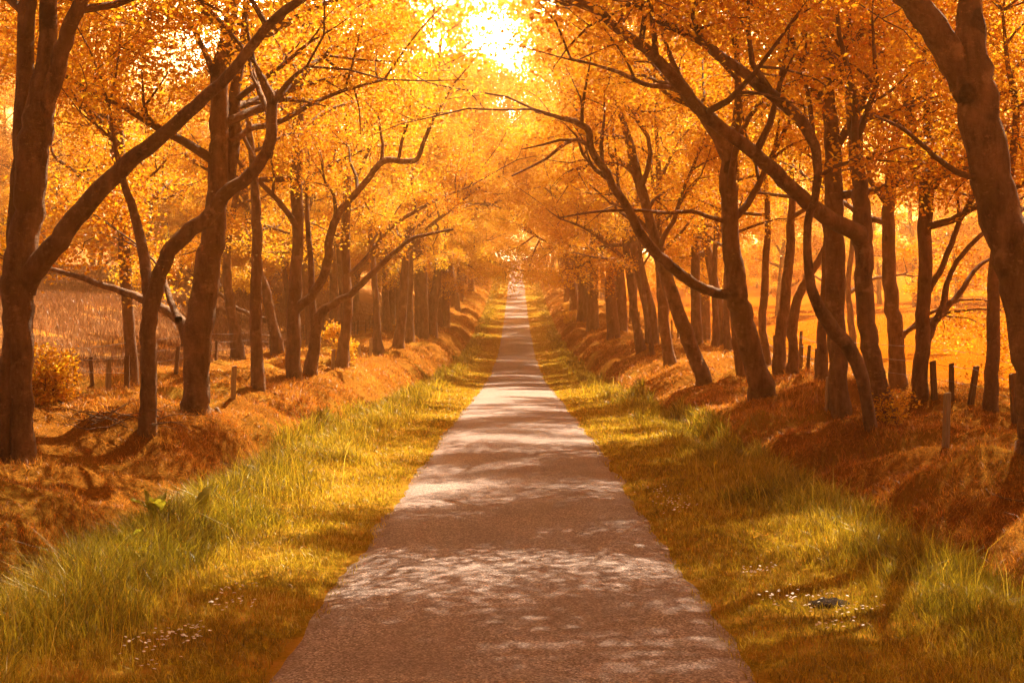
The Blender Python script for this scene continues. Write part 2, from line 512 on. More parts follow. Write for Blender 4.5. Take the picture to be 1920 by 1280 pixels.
class Crown:
    """collects twigs and leaf sprays"""
    def __init__(self, rg, leaf=0.11, spray=34, spread=(0.48, 0.13)):
        self.w = Wood(); self.rg = rg; self.C = []; self.leaf = leaf; self.n = spray; self.spread = spread; self.clear = True
    def sprays(self, P):
        rg = self.rg
        for p in P:
            if self.clear and not self.room(p): continue
            n = max(3, int(self.n * rg.uniform(0.6, 1.4)))
            c = np.empty((n, 3))
            a = rg.uniform(0, 2 * np.pi, n); r = np.sqrt(rg.uniform(0, 1, n)) * self.spread[0] * rg.uniform(0.7, 1.3)
            c[:, 0] = p[0] + r * np.cos(a); c[:, 1] = p[1] + r * np.sin(a)
            c[:, 2] = p[2] + rg.normal(size=n) * self.spread[1] - 0.25 * r * r
            self.C.append(c)
    def room(self, p):
        """False over the carriageway, where traffic keeps the boughs clipped, and often False around the view line to the added sky glow"""
        if abs(p[0]) < 3.2 and p[1] > 5 and p[2] < 5.0 + float(road_z(p[1])): return False
        k = abs(p[0] / p[1] + 0.024), p[2] / p[1] - 0.222  # canopy opening shaped around the camera's line to the added glow
        r = math.hypot(k[0], max(0.0, -k[1])) / 0.052
        return r > 1 or self.rg.random() < 0.34 + 0.66 * max(0.0, r - 0.35) / 0.65
    def branch(self, p0, d0, L, r0, level, kmin=4):
        rg = self.rg
        if self.clear:
            e = np.array(p0) + np.array(d0) / np.linalg.norm(d0) * L
            if not self.room(e): return
        n = max(4, int(L / 0.45)) if level else 4
        P = wander(p0, d0, L, n, rg, 0.20 if level else 0.24, 0.015 if level else -0.01)
        s = np.linspace(0, 1, len(P))
        rad = r0 * (1 - 0.8 * s) + 0.003
        self.w.add(P, rad, kmin + (1 if level else 0))
        if level == 0:
            self.sprays(P[1:])
            return
        if level == 1: self.sprays(P[len(P) // 2::2])
        nc = int(max(3, round(L * (2.0 if level == 1 else 1.3))))
        for j in range(nc):
            f = rg.uniform(0.25, 1.0) if j else 1.0
            x = f * (len(P) - 1); i = min(int(x), len(P) - 2)
            p = P[i] + (P[i + 1] - P[i]) * (x - i)
            tdir = P[i + 1] - P[i]; tdir /= np.linalg.norm(tdir)
            ang = R(rg.uniform(28, 75)) if j else R(10)
            ln = L * rg.uniform(0.32, 0.55) * (1.15 - 0.45 * f)
            ln = max(ln, 0.7)
            self.branch(p, side_dir(tdir, rg, ang, 0.12), ln, max(r0 * (1 - 0.8 * f) * 0.6, 0.006), level - 1, kmin)
    def parts(self):
        out = []
        if self.C:
            V, Fq = leaves(np.vstack(self.C), self.leaf, self.rg)
            out.append((V, Fq, 0, False))
        return out + self.w.parts(1)

def flare(P, rad, amount=0.55, hgt_=0.55):
    s = np.concatenate([[0], np.cumsum(np.linalg.norm(np.diff(P, axis=0), axis=1))])
    return rad * (1 + amount * np.exp(-s / (hgt_ * 0.5)))

# ---- trees traced from the photograph: (u, v, width) in photo pixels, ground contact first; limbs get a drift in depth
def traced_tree(label, trunk, limbs=(), leaf=0.078, dens=1.0, low=3.0, top=True, group=None, depth=None, trunk_drift=0.0, legs=(), spray=52):
    D = depth or ground_depth(trunk[0][0], trunk[0][1])
    sd = int(trunk[0][0] * 7 + trunk[0][1])
    rg = np.random.default_rng(sd)
    base = pix(trunk[0][0], trunk[0][1], D)
    root = empty("beech_tree", base)
    tag(root, label, "tree", group)
    cr = Crown(rg, leaf * max(1.0, D / 34) ** 0.5, spray)
    def run(spec, drift, ground, k):
        s = np.linspace(0, 1, len(spec))
        P = np.array([np.append(pix(u, v, D + drift * f), wd * 0.5 * (D + drift * f) / F_PX) for (u, v, wd), f in zip(spec, s)])
        if ground:
            P = np.vstack([P[0] + np.array([0, 0, -0.35, 0]), P])
        Q = catmull(P, 5)
        pts, rad = Q[:, :3], np.maximum(Q[:, 3], 0.006)
        if ground: rad = flare(pts, rad, 0.28)
        pts = pts + np.stack([vnoise(np.arange(len(pts)) * 0.7, np.zeros(len(pts)) + j * 9, sd % 50) for j in range(3)], -1) * rad[:, None] * 0.35
        return pts, rad
    def dress(pts, rad, start):
        """side branches along a limb"""
        sl = np.linalg.norm(np.diff(pts, axis=0), axis=1); S = np.concatenate([[0], np.cumsum(sl)])
        p = S[-1] * start
        while p < S[-1]:
            p += rg.uniform(0.25, 0.7) / dens
            i = min(np.searchsorted(S, p), len(S) - 1) - 1
            if i < 0 or p > S[-1]: continue
            q = pts[i] + (pts[i + 1] - pts[i]) * ((p - S[i]) / (sl[i] + 1e-9))
            if q[2] < low + hgt(base[0], base[1]): continue
            tdir = (pts[i + 1] - pts[i]) / (sl[i] + 1e-9)
            r0 = rad[i]
            L = float(np.clip(r0 * 26, 1.2, 3.6)) * rg.uniform(0.7, 1.25)
            lv = 1
            if q[2] > CAM_Z + 0.25 * q[1] and rg.random() < 0.28: lv = 2; L = max(L, 2.4) * 1.2
            cr.branch(q, side_dir(tdir, rg, R(rg.uniform(35, 85)), 0.25), L, min(r0 * 0.6, 0.07), lv)
        d = pts[-1] - pts[-2]
        for _ in range(2):
            cr.branch(pts[-1], side_dir(d / np.linalg.norm(d), rg, R(rg.uniform(5, 40)), 0.2), rg.uniform(1.8, 2.8), max(rad[-1] * 0.8, 0.012), 2)
    wd = Wood()
    pts, rad = run(trunk, trunk_drift, True, 14)
    loc = lambda p: p - base
    wd.add(loc(pts), rad, 16, 0.16, sd)
    for lg in legs:
        p2, r2 = run(lg, 0.0, True, 12)
        wd.add(loc(p2), r2, 14, 0.16, sd + 5)
    me = mesh_from("trunk", wd.parts(0), [M['bark']])
    link("trunk", me, root)
    dress(pts, rad, 0.3)
    if top and trunk[-1][1] < 250:
        for j in range(3):
            a = rg.uniform(0, 6.28)
            cr.branch(pts[-1], np.array([math.cos(a), math.sin(a), 0.7]), rg.uniform(3.0, 4.5), rad[-1] * 0.8, 2)
    for j, (drift, spec) in enumerate(limbs):
        p2, r2 = run(spec, drift, False, 10)
        wl = Wood(); wl.add(loc(p2), r2, 10, 0.12, sd + 11 * j)
        link("limb", mesh_from("limb", wl.parts(0), [M['bark']]), root)
        dress(p2, r2, 0.25)
    pr = cr.parts()
    pr = [(p[0] - base,) + tuple(p[1:]) for p in pr]
    if pr:
        link("crown", mesh_from("crown", pr, [M['leaf'], M['twig']]), root)
    return root

# ---------------------------------------------------------------- left side
traced_tree("thick twin-footed beech at the left edge, its long bare limb slanting up to the right",
    [(40,868,46),(41,760,42),(38,660,48),(30,580,60),(35,500,60),(52,400,56),(62,300,62),(72,220,58),(90,110,36),(92,0,32),(95,-150,28),(100,-400,20)],
    [(0.6, [(32,500,36),(30,400,34),(40,300,34),(46,150,34),(48,0,32),(50,-200,26),(45,-450,14)]),
     (-0.4, [(75,230,40),(100,150,34),(122,80,30),(152,0,27),(200,-120,22),(260,-300,12)]),
     (-1.5, [(40,545,50),(75,490,42),(110,455,40),(165,380,36),(225,318,32),(290,265,28),(370,195,24),(440,130,21),(500,50,18),(565,0,15),(640,-40,11),(760,-90,6)])],
    legs=[[(6,874,30),(10,760,34),(22,640,36),(30,560,40)]], low=4.2)
traced_tree("slim straight beech behind the thick twin-footed beech, forking into several thin stems",
    [(250,720,22),(245,640,22),(238,570,22),(234,480,23),(232,400,22),(226,330,21),(222,246,19),(215,150,16),(214,60,14),(216,-40,11),(220,-180,7)],
    [(0.5, [(222,320,14),(205,250,12),(190,180,11),(175,120,9),(165,60,6)]),
     (0.8, [(224,245,9),(200,226,8),(170,203,8),(135,180,7),(105,160,5),(70,148,3)]),
     (0.4, [(216,190,8),(190,170,8),(160,148,8),(140,120,6),(125,105,4)]),
     (1.0, [(232,360,11),(200,352,10),(165,340,8),(130,315,7),(100,290,5),(95,250,3)])])
traced_tree("beech with a stem sweeping in a long S across the stoutest left trunk",
    [(277,808,34),(278,740,30),(277,660,29),(280,600,30),(290,550,30),(300,515,28),(320,468,28),(350,438,28),(388,408,27),(424,362,25),(461,335,24),(493,298,22),(508,255,21),(510,195,21),(495,155,15),(478,120,8)],
    [(1.0, [(280,590,24),(277,530,22),(268,470,20),(248,390,16),(230,335,12),(215,270,8),(205,200,5)]),
     (-0.5, [(508,200,14),(545,150,9),(575,125,5)])], top=False, dens=0.7)
traced_tree("stoutest beech on the left bank, with a low bough reaching left",
    [(367,775,50),(369,700,46),(371,620,52),(380,560,50),(392,490,46),(402,420,40),(410,350,37),(412,280,35),(410,200,33),(412,130,32),(425,80,30),(434,0,24),(440,-120,20),(450,-300,12)],
    [(0.7, [(415,380,26),(432,320,24),(440,250,22),(440,170,20),(455,100,14),(465,0,10),(480,-100,6)]),
     (2.0, [(356,645,28),(338,602,21),(312,583,18),(270,562,16),(228,546,14),(180,530,12),(135,515,10),(97,505,8),(60,495,4)]),
     (0.8, [(335,600,16),(322,570,13),(312,540,10),(305,515,7),(290,490,4)]),
     (1.5, [(432,270,13),(470,242,12),(515,232,11),(550,215,10),(578,198,9),(608,184,8),(660,165,7),(720,150,5)]),
     (1.0, [(405,150,12),(380,90,11),(350,40,9),(300,20,7),(250,-10,5)])])
traced_tree("upright slim beech with a broken top, just right of the stoutest left trunk",
    [(484,728,27),(482,650,23),(481,560,22),(482,480,21),(481,400,19),(475,320,14),(467,240,12),(462,205,9)], top=False, low=3.4)
traced_tree("thin crooked beech by the fence posts, seen between two stouter left trunks",
    [(444,672,27),(440,620,22),(430,560,18),(425,500,15),(428,440,12),(440,380,11),(450,330,8),(455,250,5)], low=3.5)
traced_tree("beech leaning away to the left behind the broken-topped slim beech",
    [(523,660,22),(512,610,19),(502,570,18),(494,530,17),(478,490,16),(468,430,14),(460,370,12),(455,300,8),(450,220,5)],
    [(1.5, [(498,600,12),(470,590,9),(440,575,8),(410,550,7),(380,535,4)])], low=3.5)
traced_tree("tall pale-limbed beech whose low curved bough swings right towards the lane",
    [(550,708,30),(550,640,27),(550,577,26),(557,478,22),(557,380,22),(556,260,22),(560,190,21),(566,130,16),(570,60,11),(578,-40,8),(580,-150,5)],
    [(-2.0, [(553,580,20),(580,560,18),(603,525,17),(614,490,17),(618,445,16),(632,405,15),(660,370,13),(690,335,12),(718,303,12),(755,302,11),(782,298,9),(795,265,8),(812,225,7),(830,195,5)]),
     (1.0, [(560,250,10),(590,225,9),(620,205,7),(670,190,4)])])
traced_tree("beech bending right into a long arching bough, next to the pale-limbed beech",
    [(584,698,28),(588,660,22),(592,620,20),(602,588,18),(630,566,14),(659,550,12),(682,528,12),(710,500,11),(741,472,9),(769,450,8),(795,441,6),(850,430,4)],
    [(0.5, [(590,625,16),(585,560,14),(583,500,12),(578,440,10),(575,380,7),(580,310,4)])], top=False)
traced_tree("straight beech beside the small glittering bush on the left bank",
    [(641,690,27),(645,640,21),(652,580,18),(650,520,16),(647,440,17),(650,360,16),(653,280,15),(655,200,10),(660,120,6)],
    [(-2.0, [(650,520,10),(690,480,9),(730,430,8),(780,395,7),(830,370,5),(880,350,3)])])
traced_tree("slender beech with two pale stakes at its foot on the left bank",
    [(708,662,22),(707,610,13),(704,560,12),(700,500,11),(694,440,9),(700,380,6),(705,320,4)])
traced_tree("first of two touching beech trunks where the left bank begins to climb",
    [(748,650,22),(752,600,18),(757,540,17),(760,490,14),(765,440,12),(770,360,9),(780,290,5)],
    [(-3.0, [(762,470,9),(800,430,8),(850,390,6),(900,350,5),(960,320,3)])])
traced_tree("second of two touching beech trunks where the left bank begins to climb",
    [(768,640,18),(768,590,15),(768,540,14),(770,480,10),(775,400,7),(770,330,4)])

# ---------------------------------------------------------------- right side
traced_tree("huge leaning beech at the right edge, forking high into two massive stems",
    [(1952,850,92),(1947,780,84),(1936,640,78),(1915,540,76),(1890,450,75),(1862,330,73),(1835,200,76),(1820,130,76),(1821,0,42),(1825,-150,36),(1830,-350,24)],
    [(-0.5, [(1812,160,62),(1770,80,56),(1706,0,52),(1640,-90,46),(1560,-200,38),(1470,-320,28),(1350,-450,16)]),
     (-0.8, [(1845,335,13),(1800,325,11),(1760,300,10),(1725,268,9),(1690,240,7),(1640,218,4)])], low=6.2, dens=2.6)
traced_tree("thin dark beech standing just left of the huge leaning beech",
    [(1860,770,28),(1859,700,25),(1861,605,24),(1865,500,20),(1880,400,17),(1897,300,15),(1905,200,13),(1890,120,9),(1880,20,5)],
    [(0.8, [(1866,480,10),(1895,420,8),(1930,380,5)])])
traced_tree("beech on the right bank sprouting a low fan of upswept boughs over the fence",
    [(1725,742,29),(1728,670,27),(1729,605,26),(1732,530,26),(1734,450,26),(1736,380,27),(1738,335,28),(1748,300,17),(1738,246,15),(1737,204,12),(1733,130,8),(1740,40,5)],
    [(0.3, [(1732,345,16),(1714,325,13),(1708,280,11),(1703,228,10),(1693,169,8),(1685,100,5)]),
     (1.0, [(1735,650,20),(1745,622,16),(1757,597,14),(1776,575,12),(1800,548,10),(1818,520,9),(1840,495,7),(1870,480,4)]),
     (0.6, [(1757,600,13),(1768,570,11),(1776,530,10),(1791,496,9),(1817,462,9),(1844,436,8),(1880,400,5)]),
     (0.4, [(1740,545,14),(1765,504,11),(1780,466,11),(1795,425,10),(1814,384,9),(1835,340,6),(1850,300,4)])], low=2.6)
traced_tree("knobbly beech with a burl halfway up, left of the low fan-boughed beech",
    [(1685,730,34),(1681,660,30),(1677,610,31),(1668,530,27),(1666,455,24),(1667,380,23),(1670,330,21),(1680,260,18),(1680,200,12),(1665,170,8),(1655,120,5)],
    [(0.5, [(1682,250,10),(1700,180,8),(1708,110,7),(1712,40,5)]),
     (0.0, [(1678,636,24),(1690,628,18),(1700,622,10)]),
     (1.0, [(1674,370,9),(1705,355,8),(1730,330,6),(1750,290,4)])])
traced_tree("beech sending an enormous limb leftwards high across the lane",
    [(1664,785,40),(1652,730,36),(1636,680,35),(1625,605,33),(1620,530,33),(1619,455,34),(1616,395,32),(1610,330,28),(1602,250,26),(1596,180,24),(1575,130,18),(1552,95,14),(1535,20,10),(1530,-100,7)],
    [(-4.0, [(1618,450,36),(1599,432,34),(1547,404,30),(1508,376,28),(1469,337,27),(1431,302,26),(1389,267,25),(1350,239,24),(1310,204,23),(1282,169,22),(1236,116,21),(1205,88,20),(1155,53,18),(1124,21,17),(1090,8,13),(1050,5,11),(1000,-10,7),(940,-20,4)]),
     (-2.0, [(1280,172,10),(1245,163,10),(1208,158,9),(1169,140,8),(1120,123,5),(1070,110,3)]),
     (-1.5, [(1124,18,14),(1160,12,13),(1200,12,10),(1250,-30,6)])])
traced_tree("tall pale beech standing straight behind the thin snaking trunk",
    [(1577,778,39),(1572,700,36),(1567,605,36),(1564,500,38),(1563,430,36),(1564,380,35),(1562,310,32),(1559,246,28),(1551,176,27),(1546,105,25),(1535,20,24),(1528,-100,18),(1520,-260,10)],
    [(0.5, [(1540,100,12),(1518,75,11),(1490,49,10),(1455,10,8),(1420,-40,5)]),
     (0.8, [(1548,200,14),(1520,160,13),(1490,130,13),(1466,102,10),(1448,70,6)]),
     (0.3, [(1548,75,10),(1565,45,9),(1578,5,7),(1590,-60,4)])])
traced_tree("thin snaking beech trunk that curves left then arches over the lane",
    [(1634,798,24),(1622,740,22),(1608,685,26),(1585,645,27),(1553,605,26),(1530,565,21),(1517,515,18),(1513,460,15),(1516,410,15),(1526,380,15),(1532,330,16),(1528,275,18),(1495,222,22),(1455,186,22),(1413,152,20),(1385,130,20),(1350,105,19),(1317,78,18),(1275,58,17),(1233,36,15),(1200,12,12),(1150,-20,9),(1080,-50,5)],
    [(0.5, [(1526,265,10),(1512,158,9),(1483,70,9),(1469,42,8),(1430,18,7),(1390,-10,5)])], trunk_drift=-2.0)
traced_tree("leaning beech on the right bank with a long low bough curving towards the lane",
    [(1430,745,52),(1418,690,42),(1400,630,42),(1386,567,40),(1378,505,36),(1370,442,33),(1366,380,31),(1367,320,31),(1362,285,30),(1340,245,26),(1312,205,22),(1285,165,16),(1262,120,10),(1240,60,6)],
    [(0.6, [(1370,290,22),(1383,220,18),(1384,150,13),(1380,60,9),(1385,-40,6)]),
     (-3.0, [(1372,555,20),(1340,548,20),(1312,539,20),(1272,511,21),(1237,480,20),(1206,446,19),(1185,405,17),(1165,372,16),(1148,344,15),(1131,313,15),(1110,283,14),(1103,245,13),(1078,228,11),(1050,221,8),(1000,205,5)]),
     (-2.0, [(1358,415,10),(1325,405,8),(1296,397,8),(1247,399,7),(1184,394,6),(1110,398,5),(1050,408,3)]),
     (-1.5, [(1112,288,9),(1092,262,9),(1060,270,7),(1020,300,5),(960,330,3)])])
traced_tree("beech tilting left, its foot mid-way between the leaning beech and the grassy verge",
    [(1320,714,29),(1305,670,28),(1289,630,27),(1266,568,25),(1247,514,25),(1230,460,20),(1215,400,18),(1195,330,19),(1180,270,16),(1165,215,10),(1150,150,6)],
    [(-2.0, [(1195,330,10),(1160,300,8),(1120,270,7),(1080,240,5)])])
traced_tree("upright beech just beyond the tilting beech on the right bank",
    [(1256,686,24),(1248,640,20),(1243,580,20),(1238,520,16),(1235,440,14),(1235,350,12),(1232,270,8),(1228,200,5)])
traced_tree("very thin beech stem between two stouter trunks far up the right bank",
    [(1224,667,9),(1215,610,9),(1206,540,8),(1200,470,7),(1196,400,5),(1195,330,3)])
traced_tree("pale-edged beech at the far end of the near right-hand trees",
    [(1202,660,20),(1192,600,15),(1182,530,15),(1175,470,12),(1165,400,10),(1150,330,7),(1140,260,4)],
    [(-3.0, [(1178,490,8),(1140,460,7),(1100,430,5),(1050,410,3)])])
traced_tree("dark beech trunk half hidden behind the leaning right-hand beech",
    [(1391,703,18),(1380,640,15),(1374,580,14),(1372,500,13),(1376,400,11),(1384,300,9),(1390,200,6)])
traced_tree("slightly curved slim beech in front of the bright pasture, right of the leaning beech",
    [(1440,683,16),(1430,620,15),(1432,560,15),(1436,480,13),(1440,420,12),(1437,350,9),(1432,280,6),(1428,200,4)], low=3.6)
traced_tree("left trunk of a close pair of dark beeches beside the pasture fence",
    [(1463,698,27),(1462,640,22),(1470,570,20),(1478,510,18),(1482,440,16),(1485,360,12),(1480,280,8),(1470,200,5)], low=3.6)
traced_tree("right trunk of a close pair of dark beeches, bent towards the tall pale beech",
    [(1486,698,25),(1487,650,18),(1485,610,20),(1496,560,17),(1515,520,15),(1540,480,13),(1560,430,11),(1570,360,8),(1575,280,5)], low=3.6)
traced_tree("dark beech trunk hard behind the tall pale beech's left side",
    [(1541,712,25),(1541,650,19),(1543,600,17),(1546,540,15),(1550,460,13),(1555,380,11),(1550,280,8),(1545,180,5)], low=3.6)
traced_tree("gnarled thin tree in the gap between the tall pale beech and the big-limbed beech",
    [(1600,668,17),(1599,630,14),(1593,580,12),(1590,530,10),(1597,470,9),(1602,400,6)], [(0.5, [(1592,550,8),(1620,530,7),(1650,520,6),(1690,515,4)])], low=3.6)
traced_tree("short-stemmed beech far along the pasture fence on the right",
    [(1342,652,14),(1341,600,13),(1340,520,11),(1342,440,9),(1345,360,6),(1346,280,4)], low=3.6)
traced_tree("ivy-tufted beech stem seen low between the tilting and leaning right-hand beeches",
    [(1366,655,17),(1362,600,13),(1362,540,12),(1364,460,10),(1366,380,7),(1366,300,4)], low=3.6)
traced_tree("dark broad beech trunk in the shade behind the tilting beech",
    [(1307,645,24),(1305,590,20),(1303,520,17),(1303,440,14),(1306,350,11),(1310,260,6)], low=3.6)

# ------------------------------------------------------------------ generic trees (avenue further on, woods behind)
def prototype(seed, H=15.0, first=3.2, reach=6.0, leaf=0.115, spray=39, nl=7, r0=0.30):
    rg = np.random.default_rng(seed)
    wd = Wood(); cr = Crown(rg, leaf, spray, (0.62, 0.17)); cr.clear = False
    lean = rg.normal(size=3) * 0.05; lean[2] = 1
    P = wander((0, 0, -0.4), lean, H * 0.8, 12, rg, 0.05, 0.05)
    s = np.linspace(0, 1, len(P))
    rad = r0 * (1 - 0.85 * s) + 0.02
    Q = catmull(np.column_stack([P, rad]), 3)
    wd.add(Q[:, :3], flare(Q[:, :3], Q[:, 3], 0.4), 10, 0.14, seed)
    for j in range(nl):
        f = first / (H * 0.8) + (1 - first / (H * 0.8)) * (j + rg.uniform(0, 0.8)) / nl
        x = min(f, 0.98) * (len(P) - 1); i = int(x)
        p = P[i] + (P[min(i + 1, len(P) - 1)] - P[i]) * (x - i)
        a = j * 2.4 + rg.uniform(-0.5, 0.5)
        L = reach * (1.05 - 0.5 * f) * rg.uniform(0.75, 1.15)
        up = rg.uniform(0.25, 0.75) + 0.5 * f
        r1 = max(0.03, r0 * (1 - 0.85 * f) * 0.55)
        B = wander(p, (math.cos(a), math.sin(a), up), L, 8, rg, 0.13, 0.01)
        wd.add(B, r1 * (1 - 0.75 * np.linspace(0, 1, len(B))) + 0.008, 7, 0.1, seed + j)
        for k in range(int(L * 1.7)):
            g_ = rg.uniform(0.25, 1); y_ = g_ * (len(B) - 1); ii = min(int(y_), len(B) - 2)
            q = B[ii] + (B[ii + 1] - B[ii]) * (y_ - ii)
            td = B[ii + 1] - B[ii]; td /= np.linalg.norm(td)
            cr.branch(q, side_dir(td, rg, R(rg.uniform(25, 70)), 0.2), rg.uniform(1.1, 2.4), r1 * 0.45, 1)
        cr.branch(B[-1], B[-1] - B[-2], 2.0, r1 * 0.3, 1)
    for j in range(4):
        a = j * 1.6 + rg.uniform(-0.3, 0.3)
        cr.branch(P[-1], (math.cos(a) * 0.8, math.sin(a) * 0.8, 1), 2.8, 0.05, 2)
    return (mesh_from("trunk", wd.parts(0), [M['bark']]), mesh_from("crown", cr.parts(), [M['leaf'], M['twig']]))

PROTO = [prototype(100 + i, H, f, rc) for i, (H, f, rc) in enumerate([(15, 4.4, 7.2), (16, 4.8, 7.4), (14, 4.2, 6.6), (17, 5.0, 7.2), (13, 4.0, 6.2)])]
NEAR = prototype(150, 17, 6.4, 8.6, 0.078, 54, 9)
WOOD = [prototype(200 + i, H, f, rc, 0.17, 34, 9, 0.26) for i, (H, f, rc) in enumerate([(16, 1.6, 5.5), (19, 2.2, 6.0), (14, 1.2, 5.0)])]
print("leaves per prototype", [len(p[1].polygons) for p in PROTO + WOOD])

def generic(proto, x, y, sc, rz, label, group, name="beech_tree", sink=0.0):
    root = empty(name, (x, y, hgt(x, y) - sink))
    root.rotation_euler = (0, 0, rz); root.scale = (sc, sc, sc * rng.uniform(0.92, 1.1))
    tag(root, label, "tree", group)
    link("trunk", proto[0], root); link("crown", proto[1], root)
    return root

for side, lab in ((-1, "left"), (1, "right")):
    y = 78.0 if side < 0 else 64.0
    while y < 345:
        x = side * (5.5 + rng.uniform(-0.5, 0.7))
        gl = "beeches lining the far %s side of the lane" % lab
        generic(PROTO[int(rng.integers(5))], x, y, rng.uniform(0.85, 1.1) * ((1.3 if side < 0 else 1.12) if y < 92 else 1.5 if y < 138 else 1.05), rng.uniform(0, 6.28),
                "autumn beech in the row on the %s bank where the lane climbs the far hill" % lab, gl)
        y += rng.uniform(5.0, 8.0) * (1 + max(0, y - 120) / 260) * (1.0 if side < 0 else 1.0 + 0.7 * (rng.random() < 0.5))
    y = 60.0
    while y < 230:
        x = side * (8.6 + rng.uniform(-0.7, 1.2))
        generic(PROTO[int(rng.integers(5))], x, y, rng.uniform(0.8, 1.05), rng.uniform(0, 6.28),
                "autumn beech in the second row along the %s field fence" % lab, "second row beeches along the %s fence" % lab)
        y += rng.uniform(7, 11) * (1 + max(0, y - 120) / 260) * (1.0 if side < 0 else 1.5)
# the avenue goes on over and behind the viewpoint: these trees shade the near lane
for k, (x, y) in enumerate([(-6.3, 13.8), (5.25, 12.4), (-6.4, 6.0), (6.4, 4.5), (-6.2, 0.5), (6.3, 1.5), (-6.0, -7), (6.2, -6), (-6.3, -14), (6.0, -13), (-6.0, -22), (6.4, -21)]):
    generic(NEAR if y > -3 else PROTO[k % 5], x, y, 1.0, 1.3 * k, "autumn beech overhanging the near end of the lane", "beeches over the near end of the lane")

for x, y in ((5.0, 107), (-5.2, 101)):
    generic(PROTO[0], x, y, 1.5, 2.0, "autumn beech in the row on the %s bank where the lane climbs the far hill" % ("left" if x < 0 else "right"),
            "beeches lining the far %s side of the lane" % ("left" if x < 0 else "right"))
for side, x0, y0, lab, land in ((-1, 16, 80, "left", "heath"), (1, 22, 96, "right", "pasture")):
    placed = []
    tries = 0
    while len(placed) < (58 if side < 0 else 44) and tries < 3000:
        tries += 1
        y = y0 + (60 if side < 0 else 85) * rng.random() ** 1.3
        x = side * rng.uniform(x0 - 4, 0.42 * y + 18)
        if any((x - a) ** 2 + (y - b) ** 2 < 4.2 ** 2 for a, b in placed): continue
        placed.append((x, y))
        generic(WOOD[int(rng.integers(3))], x, y, rng.uniform(0.7, 0.98), rng.uniform(0, 6.28),
                "orange-leaved tree of the wood beyond the %s" % land, "trees of the wood beyond the %s" % land, "woodland_tree", 0.3)
for k, x in enumerate((-15, -11, -7.5, -4.6, -1.6, 0.6, 6.2, 9.5, 13, 17)):
    generic(WOOD[k % 3], x, 366 + rng.uniform(0, 12), 1.05, k * 1.7, "small tree on the skyline where the lane tops the hill",
            "trees on the hilltop skyline", "woodland_tree", 0.3)

# ------------------------------------------------------------------ grass
def blade_parts(x, y, h, wdt, rg, lean=0.35, wind=(0.0, 0.0), zoff=-0.02):
    n = len(x)
    z = height(x, y) + zoff
    B = np.stack([x, y, z], -1)
    a = rg.uniform(0, 2 * np.pi, n)
    side = np.stack([np.cos(a), np.sin(a), np.zeros(n)], -1)
    l = rg.normal(size=(n, 2)) * lean + np.array(wind)
    ld = np.stack([l[:, 0], l[:, 1], np.zeros(n)], -1)
    hh = h[:, None]; ww = wdt[:, None]
    mid = B + np.array([0, 0, 1.0]) * hh * 0.58 + ld * hh * 0.35
    tip = B + np.array([0, 0, 1.0]) * hh * (1.0 - 0.25 * np.minimum(1, (ld ** 2).sum(1, keepdims=True))) + ld * hh * 1.1
    V = np.stack([B - side * ww * 0.5, B + side * ww * 0.5, mid - side * ww * 0.38, mid + side * ww * 0.38, tip], 1).reshape(-1, 3)
    o = (np.arange(n) * 5)[:, None]
    q = np.hstack([o, o + 1, o + 3, o + 2])
    t3 = np.hstack([o + 2, o + 3, o + 4])
    return V, q, t3

def blades_obj(name, V, q, t3, mat, kind='stuff'):
    me = bpy.data.meshes.new(name)
    n = len(q)
    LI = np.hstack([q, t3]).ravel().astype(np.int32)
    LS = (np.arange(n)[:, None] * 7 + np.array([[0, 4]])).ravel().astype(np.int32)
    me.vertices.add(len(V)); me.vertices.foreach_set("co", V.astype(np.float32).ravel())
    me.loops.add(len(LI)); me.loops.foreach_set("vertex_index", LI)
    me.polygons.add(len(LS)); me.polygons.foreach_set("loop_start", LS)
    me.materials.append(mat)
    me.update(calc_edges=True)
    o = link(name, me)
    tag(o, kind=kind)
    return o

def sample_y(n, y0, y1, yk, p, rg):
    """depths with density 1 up to yk then falling as a power"""
    a = yk - y0
    b = yk ** p * (yk ** (1 - p) - y1 ** (1 - p)) / (p - 1)
    u = rg.random(n) * (a + b)
    out = np.where(u < a, y0 + u, 0)
    v = np.maximum(u - a, 0)
    yy = (yk ** (1 - p) - v * (p - 1) / yk ** p)
    return np.where(u < a, out, np.maximum(yy, 1e-9) ** (1 / (1 - p)))

def visible(x, y, margin=0.4):
    return (np.abs(x) < (980 / F_PX) * y + margin) & (y > 4)

rg = np.random.default_rng(5)
# verge: short turf by the road, long grass towards the ditch
n = 420000
yy = sample_y(n, 5.5, 230, 10, 1.7, rg)
ax = 1.17 * np.interp(yy, [25, 60], [1.0, 0.91]) + 2.2 * rg.random(n) ** 0.9
xx = ax * np.where(rg.random(n) < 0.5, -1, 1)
tall = sstep(1.95, 2.95, ax + 0.7 * vnoise(xx / 0.9, yy / 0.9, 41)) * (0.55 + 1.0 * np.clip(vnoise(xx / 0.5, yy / 0.5, 42) + 0.5, 0, 1))
tall *= np.where(xx > 0, 0.8, 1.0)
ok = visible(xx, yy) & (rg.random(n) < 0.45 + 0.55 * tall)
ok &= ~((ax < 1.30) & (rg.random(n) < 0.55 - 1.6 * (vnoise(xx / 0.3, yy / 0.3, 43))))
xx, yy, tall, ax = xx[ok], yy[ok], tall[ok], ax[ok]
h = (0.035 + 0.05 * rg.random(len(xx))) + 0.185 * tall * (0.3 + 1.1 * rg.random(len(xx)) ** 1.6)
wd = np.maximum(0.005, 0.0062 * (yy / 11.0)) * rg.uniform(0.6, 1.6, len(xx))
green = (tall > 0.30) & (vnoise(xx / 1.2, yy / 1.7, 46) + 0.35 * rg.normal(size=len(xx)) > -0.05)
